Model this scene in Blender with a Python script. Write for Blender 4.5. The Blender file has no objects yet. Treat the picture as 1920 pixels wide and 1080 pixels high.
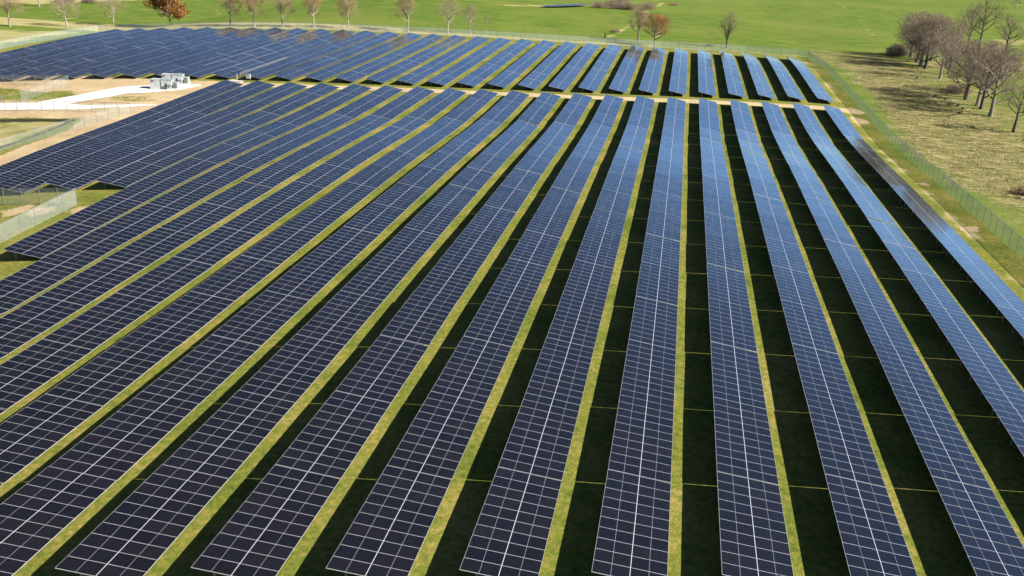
import bpy, bmesh, math, random
import numpy as np
from mathutils import Vector, Matrix
R = math.radians
sc = bpy.context.scene
COL = sc.collection
rnd = random.Random(7)

# ---------------------------------------------------------------- site survey
PITCH = 7.6034          # row spacing
SLOPE = 4.58            # two modules up the slope
TILT = 0.2066
LC, LS = SLOPE * math.cos(TILT), SLOPE * math.sin(TILT)
SKEW = 0.814
LOW = 0.62              # low edge above ground
MON = [((0, 2), 3.7034), ((0, 3), 3.2876), ((0, 4), -2.6214), ((0, 5), -2.8917), ((1, 1), -0.7464), ((1, 2), 1.7647),
       ((1, 3), -0.0004), ((1, 4), -1.9927), ((2, 0), -0.4874), ((2, 1), -1.0308), ((2, 2), -1.0016), ((2, 3), 3.1328),
       ((3, 0), -1.4446), ((3, 1), -4.9887), ((3, 2), 3.6639), ((4, 0), -1.9754), ((4, 1), -0.7499), ((5, 0), -0.4328)]


def relief(X, Y):
    """height of the ground (numpy or float)"""
    X = np.asarray(X, float); Y = np.asarray(Y, float)
    Yc = np.clip(Y, -20, 305)
    xl = np.maximum(-36 - .775 * (Yc + 6), -200)
    Xc = np.minimum(np.maximum(X, xl), 50)
    x = Xc / 100; y = (Yc - 150) / 150
    s = 0
    for (a, b), k in MON:
        s = s + k * x ** a * y ** b
    s = s - .58 * np.maximum(0, 1 - np.abs(np.clip(Y, -20, 305) -   .211 * Xc - 148) / 39)      # a shallow swale before the track
    return s + (0.8 - LOW)


def gz(x, y):
    return float(relief(x, y))


# ---------------------------------------------------------------- helpers
def tag(o, label=None, cat=None, group=None, kind=None):
    if label: o['label'] = label
    if cat: o['category'] = cat
    if group: o['group'] = group
    if kind: o['kind'] = kind
    return o


def empty(name, loc=(0, 0, 0), rz=0, parent=None):
    o = bpy.data.objects.new(name, None)
    o.empty_display_size = .3
    COL.objects.link(o)
    o.location = loc
    o.rotation_euler = (0, 0, rz)
    if parent: o.parent = parent
    return o


class MB:
    """collects boxes, bars and faces into one mesh"""
    def __init__(s):
        s.v = []; s.f = []; s.m = []

    def quad(s, pts, m=0):
        n = len(s.v); s.v += [tuple(p) for p in pts]; s.f.append(tuple(range(n, n + len(pts)))); s.m.append(m)

    def box(s, x0, x1, y0, y1, z0, z1, m=0):
        n = len(s.v)
        s.v += [(x0, y0, z0), (x1, y0, z0), (x1, y1, z0), (x0, y1, z0), (x0, y0, z1), (x1, y0, z1), (x1, y1, z1), (x0, y1, z1)]
        for f in ((0, 3, 2, 1), (4, 5, 6, 7), (0, 1, 5, 4), (1, 2, 6, 5), (2, 3, 7, 6), (3, 0, 4, 7)):
            s.f.append(tuple(n + i for i in f)); s.m.append(m)

    def bar(s, a, b, w, h=None, m=0, up=(0, 0, 1)):
        a = Vector(a); b = Vector(b); h = h or w
        d = (b - a).normalized(); u = Vector(up)
        if abs(d.dot(u)) > .98: u = Vector((1, 0, 0))
        x = d.cross(u).normalized(); y = x.cross(d)
        n = len(s.v)
        for c in (a, b):
            for i, j in ((-1, -1), (1, -1), (1, 1), (-1, 1)):
                s.v.append(tuple(c + x * (i * w / 2) + y * (j * h / 2)))
        for f in ((0, 1, 2, 3), (7, 6, 5, 4), (0, 4, 5, 1), (1, 5, 6, 2), (2, 6, 7, 3), (3, 7, 4, 0)):
            s.f.append(tuple(n + i for i in f)); s.m.append(m)

    def tube(s, pts, rad, n=6, m=0, cap=False):
        rings = []
        prev = None
        for i, p in enumerate(pts):
            p = Vector(p)
            d = (Vector(pts[min(i + 1, len(pts) - 1)]) - Vector(pts[max(i - 1, 0)])).normalized()
            u = Vector((0, 1, 0)) if abs(d.y) < .9 else Vector((1, 0, 0))
            if prev is not None: u = prev
            x = (u - d * u.dot(d)).normalized(); y = d.cross(x); prev = x
            base = len(s.v)
            for k in range(n):
                t = 2 * math.pi * k / n
                s.v.append(tuple(p + x * (math.cos(t) * rad[i]) + y * (math.sin(t) * rad[i])))
            rings.append(base)
        for a, b in zip(rings, rings[1:]):
            for k in range(n):
                s.f.append((a + k, a + (k + 1) % n, b + (k + 1) % n, b + k)); s.m.append(m)
        if cap:
            s.f.append(tuple(rings[-1] + k for k in range(n))); s.m.append(m)

    def mesh(s, name, mats):
        me = bpy.data.meshes.new(name)
        me.from_pydata(s.v, [], s.f)
        for m in (mats if isinstance(mats, (list, tuple)) else [mats]): me.materials.append(m)
        me.polygons.foreach_set('material_index', s.m)
        me.update()
        return me

    def build(s, name, mats, parent=None, loc=None, smooth=False):
        me = s.mesh(name, mats)
        if smooth: me.polygons.foreach_set('use_smooth', [True] * len(me.polygons))
        return add(name, me, parent, loc)


def add(name, me, parent=None, loc=None):
    o = bpy.data.objects.new(name, me)
    COL.objects.link(o)
    if parent: o.parent = parent
    if loc: o.location = loc
    return o


# ---------------------------------------------------------------- materials
class NT:
    def __init__(s, name):
        s.m = bpy.data.materials.new(name); s.m.use_nodes = True
        s.t = s.m.node_tree; s.n = s.t.nodes; s.l = s.t.links
        s.b = s.n['Principled BSDF']

    def node(s, typ, **k):
        n = s.n.new(typ)
        for a, b in k.items(): setattr(n, a, b)
        return n

    def link(s, a, b): s.l.new(a, b)

    def val(s, x):
        return x

    def math(s, op, a, b=None, clamp=False):
        n = s.node('ShaderNodeMath', operation=op, use_clamp=clamp)
        for i, x in enumerate((a, b)):
            if x is None: continue
            if isinstance(x, (int, float)): n.inputs[i].default_value = x
            else: s.link(x, n.inputs[i])
        return n.outputs[0]

    def noise(s, vec, scale, detail=4, rough=.55, dist=0):
        n = s.node('ShaderNodeTexNoise')
        n.inputs['Scale'].default_value = scale; n.inputs['Detail'].default_value = detail
        n.inputs['Roughness'].default_value = rough; n.inputs['Distortion'].default_value = dist
        if vec is not None: s.link(vec, n.inputs['Vector'])
        return n.outputs['Fac']

    def ramp(s, fac, stops):
        n = s.node('ShaderNodeValToRGB'); cr = n.color_ramp
        while len(cr.elements) < len(stops): cr.elements.new(.5)
        for e, (p, c) in zip(cr.elements, stops):
            e.position = p; e.color = (*c, 1) if len(c) == 3 else c
        s.link(fac, n.inputs[0]); return n.outputs[0]

    def smooth(s, x, lo, hi):
        n = s.node('ShaderNodeMapRange', interpolation_type='SMOOTHSTEP')
        s.link(x, n.inputs[0]); n.inputs[1].default_value = lo; n.inputs[2].default_value = hi
        return n.outputs[0]

    def mix(s, f, a, b, mode='MIX'):
        n = s.node('ShaderNodeMix', data_type='RGBA', blend_type=mode)
        for i, x in ((0, f), (6, a), (7, b)):
            if isinstance(x, (int, float)): n.inputs[i].default_value = x
            elif isinstance(x, tuple): n.inputs[i].default_value = (*x, 1)
            else: s.link(x, n.inputs[i])
        return n.outputs[2]

    def attr(s, name):
        return s.node('ShaderNodeAttribute', attribute_name=name).outputs['Fac']

    def coords(s, scale=(1, 1, 1), kind='Object'):
        tc = s.node('ShaderNodeTexCoord'); mp = s.node('ShaderNodeMapping')
        mp.inputs['Scale'].default_value = scale
        s.link(tc.outputs[kind], mp.inputs[0]); return mp.outputs[0]

    def bump(s, h, strength, dist):
        n = s.node('ShaderNodeBump'); n.inputs['Strength'].default_value = strength; n.inputs['Distance'].default_value = dist
        s.link(h, n.inputs['Height']); s.link(n.outputs[0], s.b.inputs['Normal'])

    def col(s, c): s.link(c, s.b.inputs['Base Color'])


def simple(name, color, rough=.6, metal=0, var=.12, scale=3):
    t = NT(name)
    f = t.noise(t.coords(), scale, 3)
    a = tuple(c * (1 - var) for c in color); b = tuple(min(1, c * (1 + var)) for c in color)
    t.col(t.mix(f, a, b))
    t.b.inputs['Roughness'].default_value = rough; t.b.inputs['Metallic'].default_value = metal
    return t.m


def glass_mat():
    """module glass: half-cut cells seen through coated glass; UV in metres over one module"""
    t = NT('module_glass')
    uv = t.node('ShaderNodeUVMap', uv_map='uv').outputs[0]
    sp = t.node('ShaderNodeSeparateXYZ'); t.link(uv, sp.inputs[0])
    u, v = sp.outputs[0], sp.outputs[1]         # u along the row 0..1.084, v up the slope 0..2.228

    def line(x, period, half):
        f = t.math('FRACT', t.math('DIVIDE', x, period))
        d = t.math('ABSOLUTE', t.math('SUBTRACT', f, .5))       # .5 at the cell edge
        return t.math('GREATER_THAN', d, .5 - half / period)
    cell = t.math('MAXIMUM', line(u, 1.117 / 6, .0022), line(v, 2.256 / 24, .0018))
    mid = t.math('LESS_THAN', t.math('ABSOLUTE', t.math('SUBTRACT', v, 1.128)), .009)
    sky = t.noise(t.coords(kind='Object'), 1.3, 2)
    oi = t.node('ShaderNodeObjectInfo').outputs['Random']
    base = t.mix(t.attr('tone'), (.0022, .0020, .0026), (.0058, .0050, .0060))
    base = t.mix(t.math('MULTIPLY', oi, .35), base, (.0025, .003, .006))
    base = t.mix(t.math('MULTIPLY', cell, .8), base, (.075, .073, .085))
    base = t.mix(mid, base, (.26, .255, .29))
    t.col(base)
    t.b.inputs['Roughness'].default_value = .6
    t.b.inputs['Specular IOR Level'].default_value = 0
    # front glass with a blue anti-reflection coating
    gl = t.node('ShaderNodeBsdfGlossy'); gl.inputs['Color'].default_value = (*GL_TINT, 1); gl.inputs['Roughness'].default_value = GL_ROUGH
    fr = t.node('ShaderNodeFresnel'); fr.inputs['IOR'].default_value = GL_IOR
    mx = t.node('ShaderNodeMixShader')
    t.link(t.math('MULTIPLY', fr.outputs[0], GL_K, True), mx.inputs[0])
    t.link(t.b.outputs[0], mx.inputs[1]); t.link(gl.outputs[0], mx.inputs[2]); t.link(mx.outputs[0], t.n['Material Output'].inputs[0])
    return t.m


GL_ROUGH, GL_K, GL_IOR, GL_TINT = .08, 3.5, 1.25, (.80, .90, .92)
M = {}
M['glass'] = glass_mat()
M['alu'] = simple('anodised_aluminium', (.56, .55, .59), .5, .2, .06, 1)
M['galv'] = simple('galvanised_steel', (.20, .21, .22), .6, .3, .15, 4)
M['white'] = simple('white_enamel', (.43, .45, .45), .45, 0, .05, 2)
M['grey'] = simple('pale_grey_enamel', (.27, .31, .30), .5, 0, .06, 2)
M['dark'] = simple('dark_plastic', (.05, .055, .06), .6)
M['concrete'] = simple('concrete', (.55, .53, .49), .9)
M['tray'] = simple('cable_tray_metal', (.24, .21, .205), .5, .2, .2, 2)
M['pvc'] = simple('marker_yellow', (.55, .50, .08), .6)


def grass_ground():
    t = NT('ground_soil_and_grass')
    oc = t.coords()
    st = t.coords((.35, 1.6, 1))                                   # mowing streaks run across the view
    big = t.noise(oc, .012, 4, .6)
    med = t.noise(oc, .11, 5, .62)
    fine = t.noise(oc, 1.9, 5, .7)
    vfine = t.noise(oc, 9, 3, .6)
    strk = t.math('ADD', t.math('MULTIPLY', t.noise(st, .22, 6, .68, .3), .6), t.math('MULTIPLY', t.noise(t.coords((.5, 2.2, 1)), 1.1, 4, .7), .4))
    # pasture outside the fence
    pasture = t.ramp(t.math('ADD', t.math('MULTIPLY', strk, .65), t.math('MULTIPLY', med, .35)),
                     [(.36, (.046, .086, .009)), (.46, (.086, .142, .014)), (.54, (.124, .174, .022)), (.64, (.20, .21, .045))])
    pasture = t.mix(t.smooth(big, .42, .66), pasture, (.146, .180, .030), 'MIX')
    pasture = t.mix(t.math('MULTIPLY', t.smooth(t.noise(t.coords((1, 2.2, 1)), .35, 2, .5), .60, .66), .5), pasture, (.050, .078, .016))
    # grass between the rows
    site = t.ramp(t.math('ADD', t.math('MULTIPLY', med, .45), t.math('MULTIPLY', fine, .55)),
                  [(.36, (.062, .088, .011)), (.455, (.125, .150, .020)), (.535, (.205, .192, .036)), (.63, (.34, .25, .085))])
    inside = t.smooth(t.math('ADD', t.attr('inside'), t.math('MULTIPLY', t.math('SUBTRACT', med, .5), .3)), .35, .65)
    c = t.mix(inside, pasture, site)

    def over(c, name, color2, lo=.38, hi=.62, k=.9, nz=None):
        m = t.math('ADD', t.attr(name), t.math('MULTIPLY', t.math('SUBTRACT', nz or med, .5), k))
        return t.mix(t.smooth(m, lo, hi), c, color2)
    dry = t.ramp(t.math('ADD', t.math('MULTIPLY', t.noise(t.coords((.6, 1.6, 1)), .45, 6, .72, .6), .75), t.math('MULTIPLY', fine, .25)),
                 [(.36, (.055, .066, .015)), (.45, (.115, .118, .030)), (.53, (.24, .20, .08)), (.64, (.46, .37, .18))])
    c = over(c, 'dry', dry, lo=.30, hi=.74, k=1.9, nz=t.math('ADD', t.math('MULTIPLY', med, .6), t.math('MULTIPLY', fine, .4)))
    straw = t.ramp(strk, [(.32, (.20, .20, .06)), (.52, (.36, .31, .13)), (.68, (.48, .40, .21))])
    c = over(c, 'straw', straw)
    green = t.ramp(fine, [(.3, (.075, .11, .014)), (.7, (.19, .22, .04))])
    c = over(c, 'lush', green, k=1.2)
    dirt = t.ramp(t.math('ADD', t.math('MULTIPLY', med, .5), t.math('MULTIPLY', fine, .5)),
                  [(.3, (.27, .19, .09)), (.5, (.46, .34, .19)), (.7, (.64, .51, .32))])
    c = over(c, 'dirt', dirt, k=1.5, nz=t.math('ADD', t.math('MULTIPLY', med, .55), t.math('MULTIPLY', fine, .45)))
    c = over(c, 'mud', (.035, .032, .022), k=.5, nz=fine)
    c = t.mix(t.math('MULTIPLY', t.smooth(vfine, .35, .75), .22), c, (.05, .055, .02))
    t.col(c)
    t.b.inputs['Roughness'].default_value = 1
    t.b.inputs['Specular IOR Level'].default_value = .1
    t.bump(t.math('ADD', fine, t.math('MULTIPLY', vfine, .5)), .55, .22)
    return t.m


M['ground'] = grass_ground()


def dirt_mat(name, a, b, c3):
    t = NT(name); oc = t.coords()
    f = t.math('ADD', t.math('MULTIPLY', t.noise(oc, .35, 5, .6), .6), t.math('MULTIPLY', t.noise(oc, 3.5, 4, .7), .4))
    t.col(t.ramp(f, [(.32, a), (.5, b), (.68, c3)])); t.b.inputs['Roughness'].default_value = 1
    t.b.inputs['Specular IOR Level'].default_value = .1
    t.bump(t.noise(oc, 4, 4), .5, .15)
    return t.m


M['track'] = dirt_mat('packed_tan_dirt', (.30, .22, .11), (.44, .34, .19), (.58, .47, .30))
M['gravel'] = dirt_mat('white_gravel', (.46, .42, .36), (.70, .67, .62), (.84, .82, .78))


def chainlink(cover):
    t = NT('chain_link_mesh')
    tr = t.node('ShaderNodeBsdfTransparent'); mx = t.node('ShaderNodeMixShader')
    sp = t.node('ShaderNodeSeparateXYZ'); t.link(t.coords(kind='UV'), sp.inputs[0])
    a = t.math('ADD', sp.outputs[0], sp.outputs[1]); b = t.math('SUBTRACT', sp.outputs[0], sp.outputs[1])

    def wire(x):
        f = t.math('FRACT', t.math('DIVIDE', x, .09))
        return t.math('LESS_THAN', f, cover)
    w = t.math('MAXIMUM', wire(a), wire(b))
    t.b.inputs['Base Color'].default_value = (.46, .51, .48, 1)
    t.b.inputs['Roughness'].default_value = .55; t.b.inputs['Metallic'].default_value = .2
    out = t.n['Material Output']
    t.link(w, mx.inputs[0]); t.link(tr.outputs[0], mx.inputs[1]); t.link(t.b.outputs[0], mx.inputs[2])
    t.link(mx.outputs[0], out.inputs[0])
    return t.m


M['chain'], M['chain_dense'], M['chain_fine'] = chainlink(.14), chainlink(.19), chainlink(.075)


def bark(name, a, b):
    t = NT(name)
    t.col(t.mix(t.noise(t.coords((1, 1, .4)), 2.5, 4, .6), a, b)); t.b.inputs['Roughness'].default_value = .95
    t.b.inputs['Specular IOR Level'].default_value = .15
    return t.m


def leafy(name, a, b, c3):
    t = NT(name)
    f = t.math('ADD', t.math('MULTIPLY', t.noise(t.coords(), .45, 3, .6), .6), t.math('MULTIPLY', t.noise(t.coords(), 5, 2, .5), .4))
    t.col(t.ramp(f, [(.33, a), (.5, b), (.68, c3)])); t.b.inputs['Roughness'].default_value = .9
    t.b.inputs['Specular IOR Level'].default_value = .15
    return t.m


M['bark'] = bark('grey_bark', (.16, .13, .10), (.34, .29, .23))
M['barkpale'] = bark('pale_bark', (.22, .18, .13), (.40, .34, .27))
M['barkdark'] = bark('dark_bark', (.07, .055, .045), (.15, .12, .10))
M['twig'] = leafy('olive_grey_twigs', (.16, .135, .065), (.25, .21, .11), (.35, .29, .17))
M['twigbrown'] = leafy('brown_twigs', (.23, .17, .085), (.34, .255, .135), (.45, .35, .20))
M['twigpurple'] = leafy('mauve_brown_twigs', (.165, .118, .083), (.26, .195, .138), (.37, .29, .21))
M['twigorange'] = leafy('rusty_twigs', (.17, .10, .035), (.30, .16, .05), (.40, .22, .08))
M['oakleaf'] = leafy('rust_brown_leaves', (.10, .055, .02), (.26, .12, .035), (.42, .19, .06))

# ---------------------------------------------------------------- ground
def lines(lo, a, b, hi, step, grow):
    c = list(np.arange(a, b + step / 2, step))
    s = step; x = c[-1]
    while x < hi: s *= grow; x += s; c.append(x)
    s = step; x = c[0]; pre = []
    while x > lo: s *= grow; x -= s; pre.append(x)
    return np.array(pre[::-1] + c)


def inpoly(X, Y, poly):
    ins = np.zeros(X.shape, bool)
    n = len(poly)
    for i in range(n):
        x1, y1 = poly[i]; x2, y2 = poly[(i + 1) % n]
        c = ((y1 > Y) != (y2 > Y)) & (X < (x2 - x1) * (Y - y1) / ((y2 - y1) or 1e-9) + x1)
        ins ^= c
    return ins


def soft(X, Y, poly, w):
    """1 inside, falling to 0 over w metres outside; .5 near the outline"""
    ins = inpoly(X, Y, poly); d = np.full(X.shape, 1e9)
    n = len(poly)
    for i in range(n):
        d = np.minimum(d, segd(X, Y, poly[i], poly[(i + 1) % n]))
    return np.clip(.5 + np.where(ins, d, -d) / (2 * w), 0, 1)


def segd(X, Y, a, b):
    ax, ay = a; bx, by = b
    t = np.clip(((X - ax) * (bx - ax) + (Y - ay) * (by - ay)) / ((bx - ax) ** 2 + (by - ay) ** 2 + 1e-9), 0, 1)
    return np.hypot(X - ax - t * (bx - ax), Y - ay - t * (by - ay))


def path_mask(X, Y, pts, half, w):
    d = np.full(X.shape, 1e9)
    for a, b in zip(pts, pts[1:]): d = np.minimum(d, segd(X, Y, a, b))
    return np.clip(.5 + (half - d) / (2 * w), 0, 1)


FENCE_R, FAR_L = 48.5, -203.0
def far_fence_y(x):
    pts = [(-203, 262), (-160, 267), (-117, 276), (-69, 288), (-50, 294), (-5, 309), (26, 316.5), (48.5, 318.5)]
    return float(np.interp(x, [p[0] for p in pts], [p[1] for p in pts]))


def build_ground():
    xs = lines(-4000, -216, 108, 4000, 1.5, 1.16)
    ys = lines(-300, -16, 346, 6000, 1.5, 1.13)
    X, Y = np.meshgrid(xs, ys)
    Z = relief(X, Y)
    far = np.clip((Y - 345) / 400, 0, 1)
    Z = Z + far * (1.2 * np.sin(X / 61.0 + 1) * np.sin(Y / 83.0) + .6 * np.sin(X / 23.0 + Y / 37.0))
    bump = .05 * np.sin(X * .9 + 1.3 * np.sin(Y * .31)) * np.sin(Y * .77 + np.sin(X * .23))
    bump = np.where((X < 46) & (X > -108), 0, bump)
    Z = Z + bump
    # drainage basin cut west of the rows
    basin = [(-200, 129), (-121.7, 128.5), (-121.5, 107), (-150, 60), (-200, 60)]
    Z = Z - .35 * soft(X, Y, basin, 1.2)
    # pond hollow
    nx, ny = len(xs), len(ys)
    idx = np.arange(nx * ny).reshape(ny, nx)
    f = np.stack([idx[:-1, :-1], idx[:-1, 1:], idx[1:, 1:], idx[1:, :-1]], -1).reshape(-1, 4)
    me = bpy.data.meshes.new('ground')
    me.vertices.add(nx * ny)
    me.vertices.foreach_set('co', np.stack([X, Y, Z], -1).ravel())
    me.loops.add(f.size); me.loops.foreach_set('vertex_index', f.ravel())
    me.polygons.add(len(f)); me.polygons.foreach_set('loop_start', np.arange(0, f.size, 4))
    me.polygons.foreach_set('loop_total', np.full(len(f), 4))
    me.update(); me.validate()
    me.polygons.foreach_set('use_smooth', [True] * len(me.polygons))

    def put(name, a):
        at = me.attributes.new(name, 'FLOAT', 'POINT'); at.data.foreach_set('value', a.ravel().astype(np.float32))
    site = [(48.5, -400), (48.5, 318.5), (26, 316.5), (-5, 309), (-50, 294), (-69, 288), (-117, 276), (-160, 267), (-203, 262), (-203, -400)]
    put('inside', soft(X, Y, site, 1.5))
    dry = soft(X, Y, [(60, 343), (76, 335), (79, 270), (80, 180), (78, 90), (66, 92), (61, 118), (53, 122), (51.5, 165), (56, 227), (56, 290)], 5)
    dry = np.maximum(dry, soft(X, Y, [(60, 112), (90, 120), (90, 95), (66, 96)], 3) * .9)
    dry = np.maximum(dry, .9 * soft(X, Y, [(84, 300), (150, 330), (190, 400), (140, 360), (84, 330)], 8))
    dry = np.maximum(dry, .56 * soft(X, Y, [(50, 350), (82, 350), (92, 300), (92, 60), (52, 60), (51, 160), (53, 230)], 3))
    put('dry', dry)
    fy = np.interp(X, [-203, -160, -117, -69, -50, -5, 26, 48.5], [262, 267, 276, 288, 294, 309, 316.5, 318.5])
    band = np.where(X < -8, np.clip(.5 + (3.0 + np.clip((-60 - X) / 14, 0, 9) - np.abs(Y - fy - 6 - np.clip((-60 - X) / 14, 0, 9))) / 4, 0, 1), 0)
    w = np.clip(1 - np.abs((Y - fy) - 1.5) / 2.5, 0, 1) * (X < 50) * (X > -203)
    straw = np.maximum(band * .85, w * .75)
    straw = np.maximum(straw, .8 * soft(X, Y, [(-330, 330), (-290, 350), (-265, 420), (-240, 470), (-400, 560), (-420, 330)], 15))
    straw = np.maximum(straw, .62 * soft(X, Y, [(-206, 150), (-206, 262), (-240, 252), (-330, 330), (-330, 150)], 5))
    straw = np.maximum(straw, .60 * path_mask(X, Y, [(140, 900), (123, 795), (116, 668), (102, 521), (96, 459), (90, 430)], 1.6, 2.5))
    straw = np.maximum(straw, .68 * path_mask(X, Y, [(-27, 333), (-24, 370), (-21, 440), (-19, 507), (-12, 570), (-19, 619), (-10, 700)], 1.8, 2.5))
    straw = np.maximum(straw, .6 * soft(X, Y, [(-90, 440), (-72, 455), (-50, 505), (-40, 520), (-52, 530), (-75, 490), (-96, 450)], 5))
    straw = np.maximum(straw, .5 * soft(X, Y, [(84, 340), (110, 345), (200, 480), (150, 480)], 14))
    straw = np.maximum(straw, .62 * soft(X, Y, [(-200, 128), (-123, 127.5), (-123, 107), (-150, 60), (-200, 60)], 1))
    straw = np.maximum(straw, .60 * path_mask(X, Y, [(44.6, 20), (44.8, 200), (46.5, 312)], 1.4, 1.2) * (.85 + .2 * np.sin(Y / 7.1)))
    put('straw', straw)
    lush = .5 * soft(X, Y, [(49.5, 128), (58, 112), (63, 96), (54, 92), (49.5, 92)], 4)
    lush = np.maximum(lush, .46 * soft(X, Y, [(-161, 157), (-147, 153), (-139, 155), (-135.5, 149), (-138, 144), (-152, 143), (-165, 143)], 1.5))
    lush = np.maximum(lush, .55 * soft(X, Y, [(47.8, -20), (47.8, 318), (46.2, 318), (46.2, -20)], .8))
    lush = np.maximum(lush, .6 * soft(X, Y, [(-55, 400), (-27, 360), (-20, 480), (-35, 500)], 10))
    lush = np.maximum(lush, .6 * soft(X, Y, [(-121.2, 129), (-114, 127), (-117, 112), (-119.6, 103), (-124, 92), (-128, 92), (-122.6, 106), (-121.4, 112)], .8))
    lush = np.maximum(lush, .7 * (np.abs(Y - (195.6 + .211 * X)) < 1.2) * (X > -90) * (X < 42))
    put('lush', lush)
    d = .95 * soft(X, Y, [(-210, 129.5), (-121, 129.5), (-117.5, 121), (-117, 95), (-113, 78), (-107.5, 78), (-107.2, 172), (-128, 171.5), (-210, 170)], 1.6)
    d = np.where((soft(X, Y, [(-161, 157), (-147, 153), (-139, 155), (-135.5, 149), (-138, 144), (-152, 143), (-165, 143)], 1.5) > .5), .38, d)
    oval = ((X + 119.5) / 7.0) ** 2 + ((Y - 148) / 3.0) ** 2 < 1
    d = np.where(oval, .48, d)
    d = np.maximum(d, .70 * path_mask(X, Y, [(45.2, 60), (45.2, 310)], .9, 1.4) * (.75 + .35 * np.sin(Y / 5.3) * np.sin(Y / 17)))
    for px, py, pr_ in ((46.5, 200, 2.6), (46.2, 187, 2), (45.5, 92, 1.0), (46.6, 93, .8), (46, 122, 1.2), (45.8, 108, .7), (-86, 68, 1.5), (-90, 68.6, 1.6), (-80, 69, 1.3)):
        d = np.maximum(d, np.clip(1.25 - np.hypot(X - px, (Y - py) / 1.8) / (pr_ * 1.3), 0, 1))
    d = np.maximum(d, .8 * path_mask(X, Y, [(-130, 68), (-83, 68.5)], .8, .8))
    d = np.maximum(d, .78 * path_mask(X, Y, [(-108, 169.5), (-70, 177.5), (-20, 187.6), (30, 198), (46.5, 200)], 3.0, 1.6))
    put('dirt', d)
    mud = path_mask(X, Y, [(-200, 127.6), (-122.4, 128.2)], .85, .8)
    mud = np.maximum(mud, path_mask(X, Y, [(-122, 128), (-121.9, 112), (-124, 104), (-130, 95)], .9, .8))
    mud = np.maximum(mud, .60 * path_mask(X, Y, [(46.9, 60), (47.1, 315)], .15, .5))
    put('mud', mud)
    me.materials.append(M['ground'])
    o = add('ground', me); tag(o, kind='structure')


build_ground()


def strip(name, pts, mat, lift, cross=6, jit=.5, kind='structure', seg=1.6):
    """a sheet that follows the ground along a centre line of (x, y, width)"""
    mb = MB()
    r = random.Random(name)
    P = []
    for (x0, y0, w0), (x1, y1, w1) in zip(pts, pts[1:]):
        n = max(1, int(math.hypot(x1 - x0, y1 - y0) / seg))
        for k in range(n): t = k / n; P.append((x0 + (x1 - x0) * t, y0 + (y1 - y0) * t, w0 + (w1 - w0) * t))
    P.append(pts[-1])
    ji, jo = 0, 0
    for i, (x, y, w) in enumerate(P):
        a = P[max(i - 1, 0)]; b = P[min(i + 1, len(P) - 1)]
        dx, dy = b[0] - a[0], b[1] - a[1]; L = math.hypot(dx, dy); nx, ny = -dy / L, dx / L
        ji = ji * .6 + r.uniform(-jit, jit) * .5; jo = jo * .6 + r.uniform(-jit, jit) * .5
        for c in range(cross + 1):
            t = c / cross
            o = -(w / 2 + ji) * (1 - t) + (w / 2 + jo) * t
            px, py = x + nx * o, y + ny * o
            e = 0 if 0 < c < cross else -.03
            mb.v.append((px, py, gz(px, py) + lift + e))
    m = cross + 1
    for i in range(len(P) - 1):
        for c in range(cross):
            mb.f.append((i * m + c, (i + 1) * m + c, (i + 1) * m + c + 1, i * m + c + 1)); mb.m.append(0)
    o = mb.build(name, mat, smooth=True)
    tag(o, kind=kind)
    return o


# the tan service track between the two blocks, and the white gravel drive to the inverter pad
strip('dirt_track', [(-104, 168.9, 4.2), (-60, 178.6, 3.8), (0, 191.2, 3.6), (40, 199.8, 3.4), (46.5, 200.6, 2.4)], M['track'], .05, 5, .5)
strip('gravel_road', [(-215, 139, 6), (-150, 138.8, 6), (-137, 139, 6), (-127, 138.5, 4), (-118, 141, 2.8), (-111.5, 143, 1.6)], M['gravel'], .07, 5, .4)
strip('gravel_yard', [(-138.5, 140.5, 6.5), (-134.5, 144, 8), (-131, 149.5, 8.0), (-127.5, 156, 8.5), (-121, 159.8, 9.5), (-116.5, 162.6, 7.5), (-112.8, 165.8, 1.5)], M['gravel'], .10, 8, .4)
# pond
mb = MB()
pp = [(-74, 455), (-69, 459), (-60, 478), (-54, 497), (-52, 507), (-56, 506), (-63, 490), (-72, 468)]
mb.quad([(x, y, gz(x, y) + .9) for x, y in pp])
t = NT('pond_water'); t.b.inputs['Base Color'].default_value = (.05, .06, .06, 1); t.b.inputs['Roughness'].default_value = .25
t.bump(t.noise(t.coords(), 1.5, 3), .1, .05)
tag(mb.build('water', t.m), kind='structure')

# ---------------------------------------------------------------- solar rows
MW, ML, MG = 1.147, 2.286, .008        # module width, length, gap
TL = 10 * MW + 9 * MG


def module_faces(mb, uvs, tones, x0, y0, tone):
    """one module with its aluminium frame: x runs down the slope, y along the row; z = 0 is the upper face"""
    F, TH = .010, .035
    a, b, c, d = (x0, y0), (x0 + ML, y0), (x0 + ML, y0 + MW), (x0, y0 + MW)
    ai, bi, ci, di = (x0 + F, y0 + F), (x0 + ML - F, y0 + F), (x0 + ML - F, y0 + MW - F), (x0 + F, y0 + MW - F)

    ta, tb = random.Random(x0 * 37 + y0 * 101 + tone).gauss(0, .0024), random.Random(y0 * 53 + tone).gauss(0, .0024)     # clamped a touch out of plane

    def put(pts, m, uv=None):
        pts = [(x, y, z + ta * (x - x0 - ML / 2) + tb * (y - y0 - MW / 2)) for x, y, z in pts]
        mb.quad(pts, m); uvs.append(uv or [(0, 0)] * 4); tones.append(tone)
    z = 0
    put([(*ai, -.002), (*bi, -.002), (*ci, -.002), (*di, -.002)], 0, [(0, 0), (0, 2.256), (1.117, 2.256), (1.117, 0)])
    for p, q, qi, pi in ((a, b, bi, ai), (b, c, ci, bi), (c, d, di, ci), (d, a, ai, di)):
        put([(*p, z), (*q, z), (*qi, z), (*pi, z)], 1)
        put([(*q, z), (*p, z), (*p, -TH), (*q, -TH)], 1)
    put([(*a, -TH), (*d, -TH), (*c, -TH), (*b, -TH)], 2)


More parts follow.
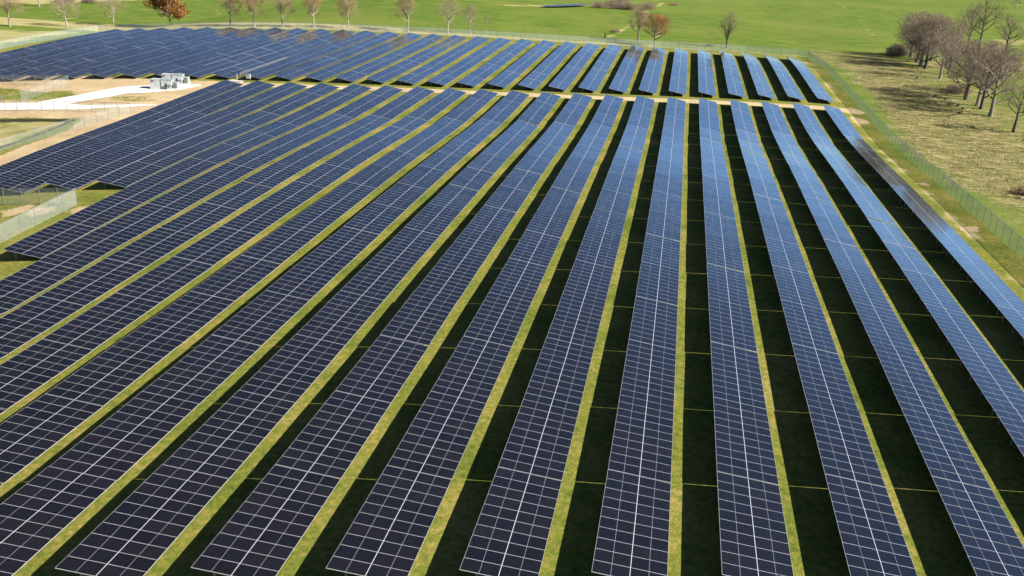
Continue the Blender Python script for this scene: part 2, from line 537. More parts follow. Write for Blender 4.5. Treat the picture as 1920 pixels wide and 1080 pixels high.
def slopept(x, y, dz=0):
    return (x * math.cos(TILT) + dz * math.sin(TILT), y + SKEW * x / SLOPE, -x * math.sin(TILT) + dz * math.cos(TILT))


def finish_modules(mb, uvs, tones, name):
    # tilt down to the low side, then follow the skewed site grid
    V = []
    for x, y, z in mb.v:
        X = x * math.cos(TILT) + z * math.sin(TILT); Z = -x * math.sin(TILT) + z * math.cos(TILT)
        V.append((X, y + SKEW * x / SLOPE, Z))
    mb.v = V
    me = mb.mesh(name, [M['glass'], M['alu'], M['dark']])
    ul = me.uv_layers.new(name='uv')
    ul.data.foreach_set('uv', [c for f in uvs for p in f for c in p])
    at = me.attributes.new('tone', 'FLOAT', 'FACE'); at.data.foreach_set('value', tones)
    return me


def cover(mb, uv, tn, y0, y1):
    # bright clamp rail over the joint between the upper and the lower module
    xm = ML + MG / 2
    mb.quad([(xm - .017, y0, .003), (xm + .017, y0, .003), (xm + .017, y1, .003), (xm - .017, y1, .003)], 1)
    uv.append([(0, 0)] * 4); tn.append(0)
    for ya, yb in ((y0, y0 + .008), (y1 - .008, y1)):      # end trims at the table joints
        mb.quad([(0, ya, .006), (SLOPE, ya, .006), (SLOPE, yb, .006), (0, yb, .006)], 1)
        uv.append([(0, 0)] * 4); tn.append(0)


def array_mesh(seed):
    r = random.Random(seed); mb = MB(); uv = []; tn = []
    for i in range(10):
        for k in range(2):
            module_faces(mb, uv, tn, k * (ML + MG), i * (MW + MG), r.random())
    cover(mb, uv, tn, 0, TL)
    return finish_modules(mb, uv, tn, 'panel_table')


ARR = [array_mesh(s) for s in range(4)]
mb = MB(); uv = []; tn = []; cover(mb, uv, tn, 0, TL)
CLAMP = finish_modules(mb, uv, tn, 'clamp_rail')
MOD = []
for s in range(5):
    mb = MB(); uv = []; tn = []
    module_faces(mb, uv, tn, 0, 0, random.Random(50 + s).random())
    MOD.append(finish_modules(mb, uv, tn, 'solar_module'))




TOP = LOW + LS        # height of the high edge above the ground
POSTS_Y = (.9, 4.2, 7.4, 10.7)


def racking(with_posts):
    mb = MB()
    for x in (.55, 2.29, 4.05):
        mb.bar(slopept(x, .05, -.075), slopept(x, TL - .05, -.075), .06, .075)
    for y in POSTS_Y:
        mb.bar(slopept(.25, y, -.15), slopept(4.35, y, -.15), .06, .09)
        if with_posts:
            for x in (.9, 3.7):
                a = slopept(x, y, -.2); mb.bar((a[0], a[1], -TOP - .5), a, .10, .14)
    return mb.mesh('support_frame', M['galv'])


RACK, RACKP = racking(False), racking(True)


def post_mesh(x):
    mb = MB(); mb.bar((0, 0, -TOP - .5 + x * math.sin(TILT)), (0, 0, -.2), .10, .14); return mb.mesh('support_post', M['galv'])


POSTM = {x: post_mesh(0) for x in (.9, 3.7)}


def post_mesh_for(x):
    a = slopept(x, 0, -.2); mb = MB(); mb.bar((0, 0, -TOP - .5 - a[2]), (0, 0, 0), .10, .14)
    return mb.mesh('support_post', M['galv'])


POSTM = {x: post_mesh_for(x) for x in (.9, 3.7)}

ORD = ['', 'second', 'third', 'fourth', 'fifth', 'sixth', 'seventh', 'eighth', 'ninth', 'tenth', 'eleventh', 'twelfth', 'thirteenth',
       'fourteenth', 'fifteenth', 'sixteenth', 'seventeenth', 'eighteenth', 'nineteenth', 'twentieth', 'twenty-first', 'twenty-second',
       'twenty-third', 'twenty-fourth', 'twenty-fifth', 'twenty-sixth', 'twenty-seventh', 'twenty-eighth', 'twenty-ninth', 'thirtieth', 'thirty-first']


def zrow(r, y):
    return gz(r * PITCH + SLOPE / 2, y) + TOP


CAM = Vector((1.889614, -44.932963, 37.07658))
AX = (Vector((0.98249147, 0.18066845, 0.04549082)), Vector((-0.10632233, 0.34321335, 0.93322032)), Vector((-0.15299041, 0.92171769, -0.35641328)))


def in_frame(p, m=1.03):
    d = Vector(p) - CAM; w = d.dot(AX[2])
    if w < 1: return False
    return abs(d.dot(AX[0]) / w) < m * 960 / 1720.9 and abs(d.dot(AX[1]) / w) < m * 540 / 1720.9


def solar_row(r, y0, y1, n, label, group, knee=None):
    root = empty('solar_panel_row', (r * PITCH, y0, gz(r * PITCH, y0)))
    tag(root, label, 'solar panel row', group)
    split_left = 5 if group == GN else 0
    rr = random.Random(r * 31 + n)
    for j in range(n):
        if knee:      # knee = (step, count): the first tables stand a little closer
            ya = y0 + (knee[0] * j if j <= knee[1] else knee[0] * knee[1] + (y1 + .16 - y0 - knee[0] * knee[1]) * (j - knee[1]) / (n - knee[1]))
            jn = j + 1
            yb = y0 + (knee[0] * jn if jn <= knee[1] else knee[0] * knee[1] + (y1 + .16 - y0 - knee[0] * knee[1]) * (jn - knee[1]) / (n - knee[1]))
        else:
            st = (y1 + .16 - y0) / n; ya = y0 + st * j; yb = ya + st
        za, zb = zrow(r, ya), zrow(r, yb)
        sy = (yb - ya - .07) / TL
        rx = math.atan2(zb - za, yb - ya) + rr.gauss(0, .0028)
        loc = Vector((r * PITCH, ya, za + rr.gauss(0, .008))) - root.location
        mid = (r * PITCH + 2.2, (ya + yb) / 2, (za + zb) / 2 - .5)
        near = in_frame(mid, 1.12)
        if split_left and near:
            split_left -= 1
            T = empty('panel_table', loc, 0, root)
            T.rotation_euler = (rx, 0, 0); T.scale = (1, sy, 1)
            for i in range(10):
                for k in range(2):
                    o = add('solar_module', rr.choice(MOD), T, slopept(k * (ML + MG), i * (MW + MG)))
            add('support_frame', RACK, T)
            add('clamp_rail', CLAMP, T)
            for x in (.9, 3.7):
                for y in POSTS_Y: add('support_post', POSTM[x], T, slopept(x, y, -.2))
        else:
            T = add('panel_table', rr.choice(ARR), root, loc)
            T.rotation_euler = (rx, 0, 0); T.scale = (1, sy, 1)
            if near and (j == 0 or j == n - 1):
                add('support_frame', RACK, T)
                for x in (.9, 3.7):
                    for y in POSTS_Y: add('support_post', POSTM[x], T, slopept(x, y, -.2))
            else:
                add('support_frame', RACKP, T)
    return root


GN, GF = 'solar panel rows of the front block', 'solar panel rows of the back block'
for r in range(5, -10, -1):
    i = 5 - r
    lab = ('long front-block solar row nearest the right fence, beside the grass verge' if i == 0 else
           f'long blue-black solar row of the front block, {ORD[i]} in from the right fence')
    solar_row(r, 1.605 * r, 188.0 + 1.58 * r, 16, lab, GN, (11.68, 8))
solar_row(-10, 47.7, 172.5, 11, 'shortened front-block solar row whose near end stands by the mesh fence corner', GN)
for r, y0, lab in ((-11, 78.0, 'short front-block solar row ending just behind the mesh fence corner, rightmost of the short ones'),
                   (-12, 76.6, 'short front-block solar row, second of the short ones left of the fence corner'),
                   (-13, 75.0, 'short front-block solar row, second from the bare dirt yard'),
                   (-14, 73.4, 'outermost front-block solar row running along the bare dirt yard')):
    solar_row(r, y0, 188.0 + 1.58 * r, 8, lab, GN)
for r in range(5, -26, -1):
    i = 5 - r
    lab = {0: 'back-block solar row nearest the right fence, beyond the dirt track',
           30: 'outermost back-block solar row along the left boundary fence',
           19: 'back-block solar row with a pale cable tray along its high edge'}.get(
        i, f'solar row of the back block beyond the track, {ORD[i]} in from the right fence')
    solar_row(r, 197.4 + 1.585 * r, 291.6 + 1.55 * r, 8, lab, GF)


# ---------------------------------------------------------------- fences
def fence(name_label, pts, h=2.45, step=3.05, group='chain link fences around the site', mesh='chain'):
    root = empty('chain_link_fence', (pts[0][0], pts[0][1], gz(*pts[0])))
    tag(root, name_label, 'fence', group)
    P = []
    for (x0, y0), (x1, y1) in zip(pts, pts[1:]):
        n = max(1, round(math.hypot(x1 - x0, y1 - y0) / step))
        for k in range(n): P.append((x0 + (x1 - x0) * k / n, y0 + (y1 - y0) * k / n))
    P.append(pts[-1])
    o = root.location
    mb = MB(); uv = []; run = 0
    top = MB()
    for (x0, y0), (x1, y1) in zip(P, P[1:]):
        L = math.hypot(x1 - x0, y1 - y0)
        a = (x0 - o.x, y0 - o.y, gz(x0, y0) - o.z); b = (x1 - o.x, y1 - o.y, gz(x1, y1) - o.z)
        mb.quad([a, b, (b[0], b[1], b[2] + h), (a[0], a[1], a[2] + h)])
        uv += [(run, 0), (run + L, 0), (run + L, h), (run, h)]; run += L
        top.bar((a[0], a[1], a[2] + h), (b[0], b[1], b[2] + h), .05)
    me = mb.mesh('wire_mesh', M[mesh])
    ul = me.uv_layers.new(name='uv'); ul.data.foreach_set('uv', [c for p in uv for c in p])
    add('wire_mesh', me, root)
    top.build('top_rail', M['galv'], root)
    pm = MB(); pm.tube([(0, 0, -.3), (0, 0, h + .12)], [.045, .045], 6, cap=True); pm = pm.mesh('fence_post', M['galv'])
    keep = P if len(P) <= 100 else P[:100]
    for x, y in keep: add('fence_post', pm, root, (x - o.x, y - o.y, gz(x, y) - o.z))
    return root


fence('tall wire mesh fence running down the right side of the solar rows', [(FENCE_R, 318.5), (FENCE_R + .2, 160), (FENCE_R, 18)], mesh='chain_dense')
ff = [(x, far_fence_y(x)) for x in (48.5, 26, -5, -50, -69, -117, -160, -203)]
fence('long wire mesh fence behind the far ends of the back rows, before the pasture', ff)
fence('wire mesh fence along the left edge of the back rows', [(-203, 262), (-203, 150)])
fence('wire mesh fence with a corner just below the short solar rows', [(-82.2, 22), (-82.2, 71.2), (-130, 71)])
fence('low-lying wire mesh fence between the gravel road and the drainage basin', [(-126.5, 74), (-112.4, 134.4), (-180, 135.6)], h=2.2, mesh='chain_fine')
fence('wire mesh fence around the green patch left of the inverter pad', [(-144.6, 142.5), (-144.6, 160), (-190, 160)], h=2.3, mesh='chain_fine')
fence('short wire mesh fence panel at the left edge beside the gravel road', [(-149.2, 142.3), (-175, 142.3)], h=2.3, mesh='chain_fine')

# ---------------------------------------------------------------- inverter skids on the gravel pad
def inverter(x, y, rz, label):
    z = gz(x, y) + .12
    root = empty('inverter_station', (x, y, z), rz); tag(root, label, 'inverter station', 'inverter stations on the gravel pad'); root.scale = (1, 1, .88)
    mb = MB(); mb.box(-3.2, 3.4, -1.1, 1.1, -.1, .16); mb.build('skid_base', M['concrete'], root)
    mb = MB(); mb.box(-3.0, -.75, -.95, .95, .16, 2.35); mb.box(-3.06, -.69, -1.0, 1.0, 2.35, 2.43)
    cab = mb.build('transformer_cabinet', M['white'], root)
    mb = MB(); mb.box(-2.9, -2.2, -.985, -.952, 1.75, 2.15); mb.build('vent_grille', M['dark'], cab)
    mb = MB(); mb.box(-1.85, -1.78, -.975, -.952, .3, 2.2); mb.build('door_seam', M['grey'], cab)
    mb = MB(); mb.box(-.55, 2.0, -1.0, .9, .16, 2.4); mb.box(-.6, 2.05, -1.04, .94, 2.4, 2.5)
    inv = mb.build('inverter_cabinet', M['grey'], root)
    mb = MB()
    for k in range(3): mb.box(-.45 + k * .8, .28 + k * .8, -1.02, -1.003, .35, 2.2)
    mb.build('door_panel', M['white'], inv)
    mb = MB(); mb.box(.55, 1.25, -1.05, -1.022, .5, 1.5); mb.build('intake_louvre', M['dark'], inv)
    mb = MB(); mb.box(1.2, 2.3, -1.95, -1.1, 1.2, 1.75); mb.box(1.3, 1.38, -1.9, -1.82, -.1, 1.2); mb.box(2.1, 2.18, -1.9, -1.82, -.1, 1.2)
    mb.build('control_box', M['white'], root)
    mb = MB(); mb.box(2.25, 3.3, -.7, .7, .16, 1.85)
    for k in range(7): mb.box(2.3 + k * .14, 2.34 + k * .14, -.86, -.7, .35, 1.7)
    mb.build('cooling_radiator', M['grey'], root)
    mb = MB(); mb.tube([(-.65, .5, .1), (-.65, .5, 3.3)], [.035, .03], 6, cap=True); mb.build('antenna_mast', M['galv'], root)
    return root


inverter(-119.0, 159.9, R(11), 'white and grey inverter station nearest on the gravel pad')
inverter(-119.9, 166.6, R(11), 'white and grey inverter station with an antenna, rear one on the gravel pad')

# small equipment and the cable tray by row nineteen
trx = -14 * PITCH
root = empty('cable_tray', (trx - .9, 176.2, gz(trx - .9, 176.2))); tag(root, 'pale cable tray on short posts running beside a back solar row', 'cable tray')
mb = MB(); o = root.location
N = 18
for k in range(N):
    y0, y1 = 176.2 + k * 1.6, 176.2 + (k + 1) * 1.6
    mb.bar((0, y0 - o.y, gz(trx, y0) - o.z + 1.75), (0, y1 - o.y, gz(trx, y1) - o.z + 1.75), .20, .08)
mb.build('tray', M['tray'], root)
pm = MB(); pm.box(-.05, .05, -.05, .05, -.2, 1.7); pm = pm.mesh('tray_post', M['white'])
for k in range(0, N + 1, 1): add('tray_post', pm, root, (0, 1.6 * k, gz(trx, 176.2 + 1.6 * k) - o.z))
root = empty('combiner_box', (-104.0, 173.6, gz(-104, 173.6))); tag(root, 'white combiner box on two legs at the near end of a back row', 'electrical box')
mb = MB(); mb.box(-.55, .55, -.2, .2, .9, 1.9); mb.box(-.6, .6, -.26, .26, 1.9, 1.96); mb.build('enclosure', M['white'], root)
for s in (-.45, .4):
    mb = MB(); mb.box(s, s + .06, -.03, .03, -.2, .9); mb.build('leg', M['galv'], root)
root = empty('equipment_pad', (-107.1, 173.3, gz(-107.1, 173.3))); tag(root, 'low white concrete pad with a slim pole beside the cable tray', 'equipment pad')
mb = MB(); mb.box(-1.6, 1.6, -.9, .9, -.1, .28); mb.build('slab', M['concrete'], root)
mb = MB(); mb.tube([(.2, 0, .28), (.2, 0, 2.0)], [.07, .07], 6, cap=True); mb.build('pole', M['white'], root)


# ---------------------------------------------------------------- trees
def grow(seed, H, W, base=.22, style='round', twigs=3500, tl=.9, tw=.035, leaves=0, ls=.22, trunk_r=None, up=.35, nlimb=9):
    """returns (trunk MB, crown MB): trunk and limbs are tapered tubes, the crown is made of twigs (and leaves) spread through its volume"""
    r = random.Random(seed)
    T, C = MB(), MB()
    tr = trunk_r or H * .028
    lean = Vector((r.uniform(-.05, .05), r.uniform(-.05, .05), 0))
    tips = []
    # trunk line
    n = 7; pts = []; rad = []
    top = H * (.62 if style != 'vase' else .5)
    for i in range(n):
        t = i / (n - 1)
        pts.append(Vector((0, 0, -.3)) + Vector((lean.x * t * H + r.uniform(-.1, .1) * t, lean.y * t * H + r.uniform(-.1, .1) * t, t * (top + .3))))
        rad.append(tr * (1.25 if i == 0 else 1) * (1 - .72 * t))
    T.tube(pts, rad, 7)

    def env(p):
        """inside the crown outline?"""
        zc = base * H + (1 - base) * H * .5; rz = (1 - base) * H * .52
        q = ((p.x - lean.x * p.z) / (W / 2)) ** 2 + ((p.y - lean.y * p.z) / (W / 2)) ** 2 + ((p.z - zc) / rz) ** 2
        return q

    def branch(p, d, L, rd, lvl):
        n = 4 if lvl < 3 else 3
        pts = [p.copy()]; q = p.copy(); dd = d.copy()
        for i in range(n):
            dd = (dd + Vector((r.uniform(-1, 1), r.uniform(-1, 1), r.uniform(-.6, 1) + up * .3)) * .22).normalized()
            q = q + dd * (L / n); pts.append(q.copy())
            if lvl > 0 and env(q) > 1.05: break
        rads = [rd * (1 - .75 * i / (len(pts) - 1)) for i in range(len(pts))]
        T.tube(pts, rads, 5 if lvl == 0 else (4 if lvl == 1 else 3))
        if lvl >= 1: tips.extend((pts[i], (pts[i] - pts[i - 1]).normalized()) for i in range(1, len(pts)))
        if lvl < 3:
            k = r.randint(3, 4) if lvl < 2 else r.randint(2, 4)
            for _ in range(k):
                i = r.randint(1, len(pts) - 1)
                a = (pts[i] - pts[i - 1]).normalized()
                s = Vector((r.gauss(0, 1), r.gauss(0, 1), r.gauss(.25, .7))).normalized()
                nd = (a * .75 + s * .8).normalized()
                branch(pts[i], nd, L * r.uniform(.5, .72), rads[i] * .7 + .006, lvl + 1)
    for k in range(nlimb):
        t = base * 1.0 + (.62 - base) * (k + .5) / nlimb if style != 'vase' else base + .22 * (k + .5) / nlimb
        i = min(n - 1, max(1, int(round(t / (top / H) * (n - 1)))))
        z = t * H
        a = 2.4 * k + r.uniform(-.4, .4)
        el = {'round': r.uniform(.15, .8) + .6 * (k / nlimb), 'vase': r.uniform(1.0, 1.35), 'wide': r.uniform(.05, .7) + .5 * k / nlimb}[style]
        d = Vector((math.cos(a) * math.cos(el), math.sin(a) * math.cos(el), math.sin(el)))
        p = Vector((lean.x * z, lean.y * z, z))
        L = {'round': W * .42, 'vase': H * .42, 'wide': W * .48}[style] * r.uniform(.8, 1.1)
        branch(p, d, L, tr * .5 * (1 - .4 * k / nlimb), 0)
    branch(pts[-1], Vector((lean.x, lean.y, 1)).normalized(), H * .3, tr * .35, 0)
    if not tips: tips = [(pts[-1], Vector((0, 0, 1)))]
    for _ in range(twigs):
        p, d = r.choice(tips)
        s = (d * .5 + Vector((r.gauss(0, .7), r.gauss(0, .7), r.gauss(.25, .6)))).normalized()
        a = p + Vector((r.gauss(0, .25), r.gauss(0, .25), r.gauss(0, .25)))
        L = tl * r.uniform(.4, 1.2)
        b = a + s * L + Vector((0, 0, .1))
        if env(b) > 1.25: continue
        w = s.cross(Vector((r.gauss(0, 1), r.gauss(0, 1), r.gauss(0, 1)))).normalized() * tw * r.uniform(.6, 1.3)
        m = (a + b) / 2 + Vector((r.gauss(0, .08), r.gauss(0, .08), r.gauss(0, .08))) * L
        C.quad([a - w * .5, m - w * .4, b, m + w * .4], 0)
    for _ in range(leaves):
        p, d = r.choice(tips)
        a = p + Vector((r.gauss(0, .5), r.gauss(0, .5), r.gauss(0, .45)))
        if env(a) > 1.15: continue
        u = Vector((r.gauss(0, 1), r.gauss(0, 1), r.gauss(0, 1))).normalized()
        v = u.cross(Vector((r.gauss(0, 1), r.gauss(0, 1), r.gauss(0, 1)))).normalized()
        s = ls * r.uniform(.5, 1.2)
        C.quad([a - u * s, a - v * s * .7, a + u * s, a + v * s * .7], 1)
    return T, C


KIND = {}
def kind(key, bark_, twig_, leaf_=None, **k):
    T, C = grow(**k)
    KIND[key] = (T.mesh('trunk', M[bark_]), C.mesh('crown', [M[twig_], M[leaf_ or 'oakleaf']]), k['H'], k['W'])


kind('bare1', 'barkpale', 'twig', seed=1, H=12, W=11, base=.24, style='wide', twigs=5200, tw=.04)
kind('bare2', 'barkpale', 'twigbrown', seed=2, H=13, W=10.5, base=.22, twigs=6000, tw=.034, leaves=1400, ls=.15)
kind('bare3', 'bark', 'twigbrown', seed=13, H=13, W=10, base=.22, twigs=6000, tw=.034, leaves=600, ls=.14)
kind('oak', 'barkpale', 'twigbrown', 'oakleaf', seed=4, H=13, W=16, base=.16, style='wide', twigs=3500, leaves=15000, ls=.30, nlimb=12, trunk_r=.38)
kind('orange', 'bark', 'twigorange', seed=21, H=12, W=12, base=.20, style='wide', twigs=10000, tw=.042, leaves=2600, ls=.14, nlimb=18)
kind('vase', 'barkdark', 'twig', seed=6, H=14, W=6.5, base=.16, style='vase', twigs=3600, tw=.035)
kind('snag', 'barkpale', 'twig', seed=7, H=9, W=3.5, base=.35, twigs=160, trunk_r=.16, nlimb=5)
kind('thick1', 'bark', 'twigpurple', seed=8, H=17, W=12, base=.09, twigs=9000, tw=.037, tl=1.3, nlimb=11)
kind('thick2', 'barkdark', 'twigpurple', seed=9, H=17, W=12, base=.1, twigs=9000, tw=.037, tl=1.3, nlimb=10)
kind('dark1', 'barkdark', 'twigpurple', seed=10, H=16, W=13, base=.3, style='wide', twigs=4200, tw=.036, nlimb=7, trunk_r=.42)
kind('mid1', 'bark', 'twigpurple', seed=11, H=14, W=12, base=.16, style='wide', twigs=7000, tw=.028, tl=1.1, nlimb=10)
kind('mid2', 'barkdark', 'twigpurple', seed=12, H=13, W=12, base=.16, style='wide', twigs=5500, tw=.027, tl=1.1, nlimb=9)


def tree(key, x, y, H, W, rz, label, group=None, cat='tree', name='bare_tree', sink=0.0):
    tm, cm, h, w = KIND[key]
    root = empty(name, (x, y, gz(x, y) - sink), rz); tag(root, label, cat, group)
    root.scale = (W / w, W / w, H / h)
    add('trunk', tm, root); add('crown', cm, root)
    return root


GL = 'trees along the far pasture edge'
tree('bare3', -237.1, 260.5, 13.0, 11, .4, 'bare tree at the far left corner beyond the boundary fence', GL)
tree('bare1', -222.5, 272.2, 10.5, 12, 1.2, 'bare grey tree with a forked pale trunk, second from the left in the tree line', GL)
tree('bare1', -211.9, 285.3, 11.5, 11.5, 2.9, 'bare grey tree with a crooked trunk just left of the rust-leaved oak', GL)
tree('oak', -189.1, 286.5, 12.5, 16.5, 0, 'broad oak still full of rust-brown leaves beyond the back rows', GL, name='oak_tree')
tree('bare2', -160.8, 278.4, 13.2, 11.5, .3, 'sparse brownish tree next right of the rust-leaved oak', GL)
tree('bare2', -150.6, 277.0, 13.4, 11.5, 1.9, 'sparse brownish tree, second to the right of the rust-leaved oak', GL)
tree('bare3', -140.2, 277.9, 14.2, 10.2, .9, 'tall bare olive-brown tree, third to the right of the rust-leaved oak', GL)
tree('bare2', -128.5, 279.0, 13.6, 9.2, 2.2, 'upright brown-tinted bare tree, fourth to the right of the rust-leaved oak', GL)
tree('bare2', -117.0, 283.0, 12.4, 9.2, 3.3, 'round-topped bare tree with a pale trunk, fifth right of the rust-leaved oak', GL)
tree('bare3', -95.9, 286.0, 14.6, 10.0, 4.2, 'tallest bare tree mid line with a thick pale trunk', GL)
tree('bare1', -82.3, 291.2, 12.0, 10.5, 5.0, 'bare open-crowned tree between the tallest one and a smaller one', GL)
tree('bare1', -74.5, 294.4, 10.4, 7.5, .2, 'small bare tree left of the thin dead snag', GL)
tree('snag', -70.1, 301.7, 7.8, 3.6, 0, 'thin dead snag with almost no branches behind the far fence', GL, name='dead_tree')
tree('bare3', -14.7, 323.5, 13.2, 10.5, 2.5, 'grey bare tree leaning on the rust-tinted round tree behind the far fence', GL)
tree('orange', -7.9, 312.6, 11.4, 12.6, 0, 'round tree with rust-orange twigs standing at the far fence', GL, name='young_oak_tree')
tree('vase', 19.1, 327.4, 13.6, 7.2, .7, 'narrow vase-shaped bare tree alone in the green pasture', None)
tree('bare3', -282.9, 339.7, 13, 10, 1, 'far bare tree with a dark trunk at the top left', None)
tree('bare1', 266.8, 797.2, 17, 14, 1, 'distant pale-trunked tree at the top right corner', None)
GR = 'trees along the right hand hedgerow'
for k, (key, x, y, H, W, rz, lab) in enumerate([
    ('thick1', 90.4, 343.8, 16.5, 19.5, 0, 'farthest mauve-brown hedgerow tree at the head of the right thicket'),
    ('thick2', 88.9, 326.9, 17.5, 19.5, 1.3, 'dense mauve-brown hedgerow tree, second from the far end of the thicket'),
    ('thick1', 88.0, 316.5, 17.5, 18.2, 2.2, 'dense twiggy hedgerow tree in the heart of the right thicket'),
    ('thick2', 87.4, 306.6, 18.5, 18.2, 3.1, 'front tree of the dense thicket with a pale double trunk'),
    ('thick2', 96.0, 336.0, 16.5, 15.0, 4.0, 'rear hedgerow tree filling the back of the thicket, farther one'),
    ('thick1', 95.5, 312.0, 17.0, 15.0, 5.0, 'rear hedgerow tree filling the back of the thicket, nearer one'),
    ('mid1', 90.0, 286.0, 14.0, 14.0, 1.0, 'hedgerow tree bridging the dense thicket and the slim mauve tree'),
    ('mid1', 91.0, 246.0, 14.0, 15.0, 2.6, 'broad hedgerow tree half hidden behind the middle clump'),
    ('mid1', 83.6, 270.5, 16.5, 15.2, .2, 'slim mauve tree standing alone between the thicket and the open trees'),
    ('mid1', 82.5, 236.1, 15.3, 17.9, 1.7, 'spreading hedgerow tree behind the paired trunks'),
    ('mid2', 81.3, 231.7, 15.6, 17.6, 3.6, 'dark-trunked hedgerow tree with low arching boughs'),
    ('mid1', 81.9, 222.6, 16.5, 16.6, 4.4, 'pale-trunked hedgerow tree of the middle clump'),
    ('mid2', 81.6, 217.9, 15.8, 16.2, 5.2, 'dark hedgerow tree at the near side of the middle clump'),
    ('mid1', 81.3, 208.0, 17.0, 17.2, 5.9, 'large bare hedgerow tree with a straight trunk, second nearest'),
    ('dark1', 80.9, 188.3, 11.3, 12.6, 0.6, 'nearest bare dark-limbed tree of the right hedgerow'),
    ('dark1', 119.4, 377.4, 19.9, 14.9, 2.0, 'black-limbed bare tree standing behind the hedgerow, leftmost of three'),
    ('dark1', 127.3, 388.7, 22.1, 17.2, 3.5, 'tall black-limbed bare tree behind the hedgerow, centre of three'),
    ('dark1', 130.4, 364.3, 16.8, 17.2, 5.1, 'low forked bare tree behind the hedgerow, rightmost of three')]):
    tree(key, x, y, H, W, rz, lab, GR)


def shrub(seed, W, H, mat='twigpurple', n=5200):
    r = random.Random(seed); S, C = MB(), MB()
    lobes = [(r.uniform(-.5, .5) * W * .7, r.uniform(-.5, .5) * W * .5, r.uniform(.45, 1) * H, r.uniform(.2, .34) * W) for _ in range(7)]
    for lx, ly, lh, lr in lobes:
        for _ in range(5):
            a = r.uniform(0, 6.28); S.tube([(lx * .6, ly * .6, -.2), (lx + math.cos(a) * lr * .4, ly + math.sin(a) * lr * .4, lh * .75)], [.06, .02], 4)
    for _ in range(n):
        lx, ly, lh, lr = r.choice(lobes)
        a = r.uniform(0, 6.28); b = r.uniform(0, 1) ** .5
        p = Vector((lx + math.cos(a) * lr * b, ly + math.sin(a) * lr * b, lh * r.uniform(.05, 1) * (1 - .5 * b * b)))
        s = Vector((r.gauss(0, .6) + math.cos(a) * .5, r.gauss(0, .6) + math.sin(a) * .5, r.uniform(.2, 1))).normalized()
        L = r.uniform(.4, 1.1); w = s.cross(Vector((r.gauss(0, 1), r.gauss(0, 1), .1))).normalized() * r.uniform(.02, .05)
        C.quad([p - w, p + s * L * .5 - w, p + s * L, p + s * L * .5 + w])
    return S.mesh('stems', M['barkdark']), C.mesh('foliage', M[mat])


SH = [shrub(1, 12, 5), shrub(2, 9, 4), shrub(3, 5, 1.6, 'twigbrown', 2600)]


def bush(i, x, y, s, rz, label, group=None):
    root = empty('shrub', (x, y, gz(x, y) - .1), rz); tag(root, label, 'shrub', group); root.scale = (s, s, s)
    add('stems', SH[i][0], root); add('foliage', SH[i][1], root)


GS = 'brush by the pasture stream'
bush(0, -44.5, 497, .85, 0, 'leftmost round brush clump by the pasture stream', GS)
bush(0, -37, 505, 1.1, 1, 'largest mauve brush thicket by the pasture stream', GS)
bush(1, -30, 503, 1.2, 2, 'low brush clump at the near edge of the stream thicket', GS)
bush(0, -22, 512, 1.0, 3, 'rightmost brush clump by the pasture stream', GS)
bush(1, -36, 528, 1.4, 4, 'rear brush clump behind the stream thicket', GS)
bush(2, -26, 356, .8, 0, 'small scrub tuft left of the gully in the pasture')
bush(2, -21.5, 470, 1.0, 1, 'small scrub tuft on the gully bank, middle of the pasture')
bush(2, -6, 566, 1.2, 1, 'small scrub tuft high up the gully')
bush(1, -290, 368, 1.1, 1, 'dark brush clump at the top left, left one')
bush(1, -281, 374, .9, 2, 'dark brush clump at the top left, right one')
bush(0, 80.6, 243, .62, 2, 'reddish-brown bush at the foot of the hedgerow trees')
bush(2, 12.8, 330, .5, 0, 'tiny weed clump beside the far fence')
bush(2, 62, 121, .8, 1.3, 'tangle of dead brush at the right edge of the dry grass')
bush(1, 86.5, 350, 1.3, 4, 'undergrowth at the foot of the farthest hedgerow trees')

# fallen log and stump
root = empty('fallen_log', (61.5, 116.5, gz(61.5, 116.5))); tag(root, 'weathered fallen tree trunk with stub branches in the dry grass', 'log')
mb = MB(); mb.tube([(-1.5, -.3, .15), (0, 0, .3), (1.8, .5, .35), (4, .6, .5)], [.28, .25, .2, .1], 8, cap=True)
mb.tube([(0, 0, .3), (-.3, .4, 1.2), (-.8, .9, 1.9)], [.12, .08, .03], 5); mb.tube([(1.4, .4, .35), (1.3, -.4, 1.0), (.8, -.9, 1.3)], [.1, .06, .02], 5)
mb.tube([(.8, .2, .3), (1.2, .3, 1.3), (1.1, .5, 2.1)], [.1, .06, .02], 5)
mb.build('log', M['bark'], root)
root = empty('tree_stump', (-27.7, 325.2, gz(-27.7, 325.2))); tag(root, 'dark upright stump beyond the far fence', 'stump')
mb = MB(); mb.tube([(0, 0, -.2), (.05, 0, 1.2), (-.05, .05, 2.3)], [.3, .24, .17], 7, cap=True); mb.tube([(0, 0, 1.4), (.35, 0, 1.9)], [.1, .05], 5, cap=True)
mb.build('stump', M['barkdark'], root)


# ---------------------------------------------------------------- tall dry grass right of the fence
def tussocks(name, n, region, mats, hmin, hmax, seed):
    r = random.Random(seed); mb = MB()
    for _ in range(n):
        x, y = region(r)
        z = gz(x, y) + .0
        mi = r.randrange(len(mats))
        for _k in range(4):
            a = r.uniform(0, 6.28); h = r.uniform(hmin, hmax); w = r.uniform(.02, .06); t = r.uniform(.1, .5)
            dx, dy = math.cos(a), math.sin(a); ox, oy = x + r.gauss(0, .2), y + r.gauss(0, .2)
            mb.quad([(ox - dy * w, oy + dx * w, z - .05), (ox + dy * w, oy - dx * w, z - .05), (ox + dx * t * h, oy + dy * t * h, z + h)], mi)
    o = mb.build(name, mats); tag(o, kind='stuff'); return o


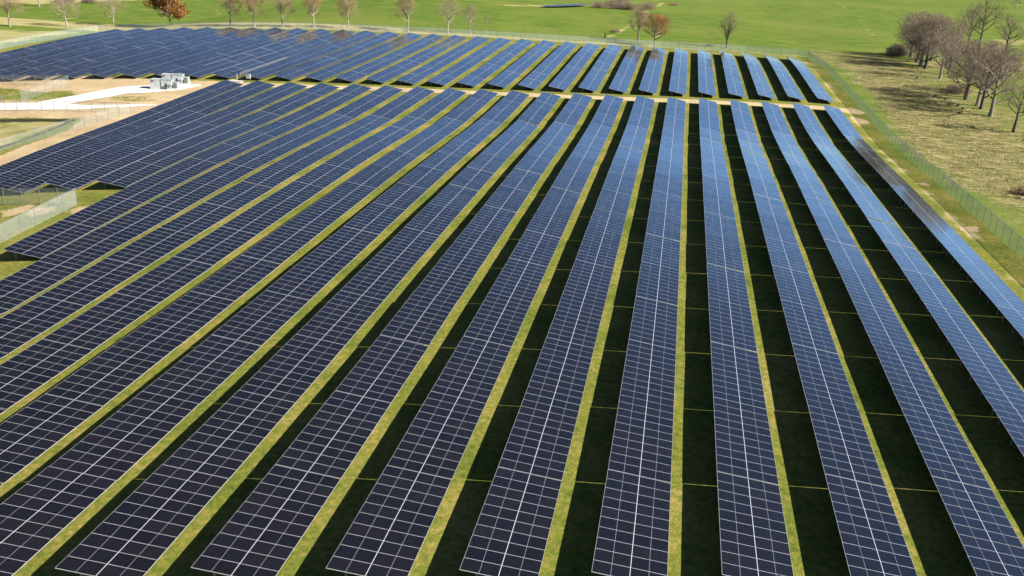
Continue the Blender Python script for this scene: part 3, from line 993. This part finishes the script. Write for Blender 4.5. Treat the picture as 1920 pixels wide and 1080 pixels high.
M['straw1'] = simple('straw_blades', (.46, .38, .20), .9, 0, .3, .5)
M['straw2'] = simple('brown_blades', (.24, .19, .09), .9, 0, .3, .5)
M['greenbl'] = simple('green_blades', (.13, .17, .03), .9, 0, .3, .5)


def reg_right(r):
    while True:
        y = 75 + 265 * r.random() ** 1.25; x = r.uniform(50.5, 84)
        lo = 60 if y < 118 else (52 if y < 170 else 53 + (y - 170) * .03)
        if x > lo + 3 * math.sin(y / 7.0) and math.sin(x * .5 + math.sin(y * .11) * 2) * math.sin(y * .16 + x * .1) > -.45: return x, y


tussocks('tall_dry_grass', 16000, reg_right, [M['straw1'], M['straw1'], M['greenbl']], .10, .34, 5)


# ---------------------------------------------------------------- light, sky, camera
SUN_EL, SUN_AZ = R(34.5), R(8)      # shadows fall towards -X, turned SUN_AZ towards +Y
ldir = Vector((-math.cos(SUN_AZ) * math.cos(SUN_EL), math.sin(SUN_AZ) * math.cos(SUN_EL), -math.sin(SUN_EL)))
ld = bpy.data.lights.new('sun', 'SUN'); ld.energy = 5.0; ld.angle = R(.5); ld.color = (1, .955, .87)
so = bpy.data.objects.new('sun', ld); COL.objects.link(so)
so.rotation_euler = (-ldir).to_track_quat('Z', 'Y').to_euler(); so.location = (60, 0, 80)
w = bpy.data.worlds.new('World'); sc.world = w; w.use_nodes = True
nt = w.node_tree; bg = nt.nodes['Background']
sky = nt.nodes.new('ShaderNodeTexSky'); sky.sky_type = 'NISHITA'; sky.sun_disc = False
sky.sun_elevation = SUN_EL
sd = -ldir
sky.sun_rotation = math.atan2(sd.x, sd.y)
sky.altitude = 0; sky.air_density = 0.5; sky.dust_density = .1; sky.ozone_density = 3.0
nt.links.new(sky.outputs[0], bg.inputs[0]); bg.inputs[1].default_value = .05

cd = bpy.data.cameras.new('camera'); co = bpy.data.objects.new('camera', cd); COL.objects.link(co)
cd.sensor_width = 36; cd.lens = 36 * 1720.8975 / 1920; cd.clip_start = 1; cd.clip_end = 12000
m = Matrix.Identity(4)
for i in range(3):
    m[i][0] = AX[0][i]; m[i][1] = AX[1][i]; m[i][2] = -AX[2][i]; m[i][3] = CAM[i]
co.matrix_world = m
sc.camera = co
vs = sc.view_settings; vs.view_transform = 'Standard'; vs.look = 'None'; vs.exposure = 1.25; vs.gamma = 1
sc.render.engine = 'CYCLES'
sc.cycles.max_bounces = 5; sc.cycles.diffuse_bounces = 1; sc.cycles.transparent_max_bounces = 12
sc.cycles.use_denoising = True
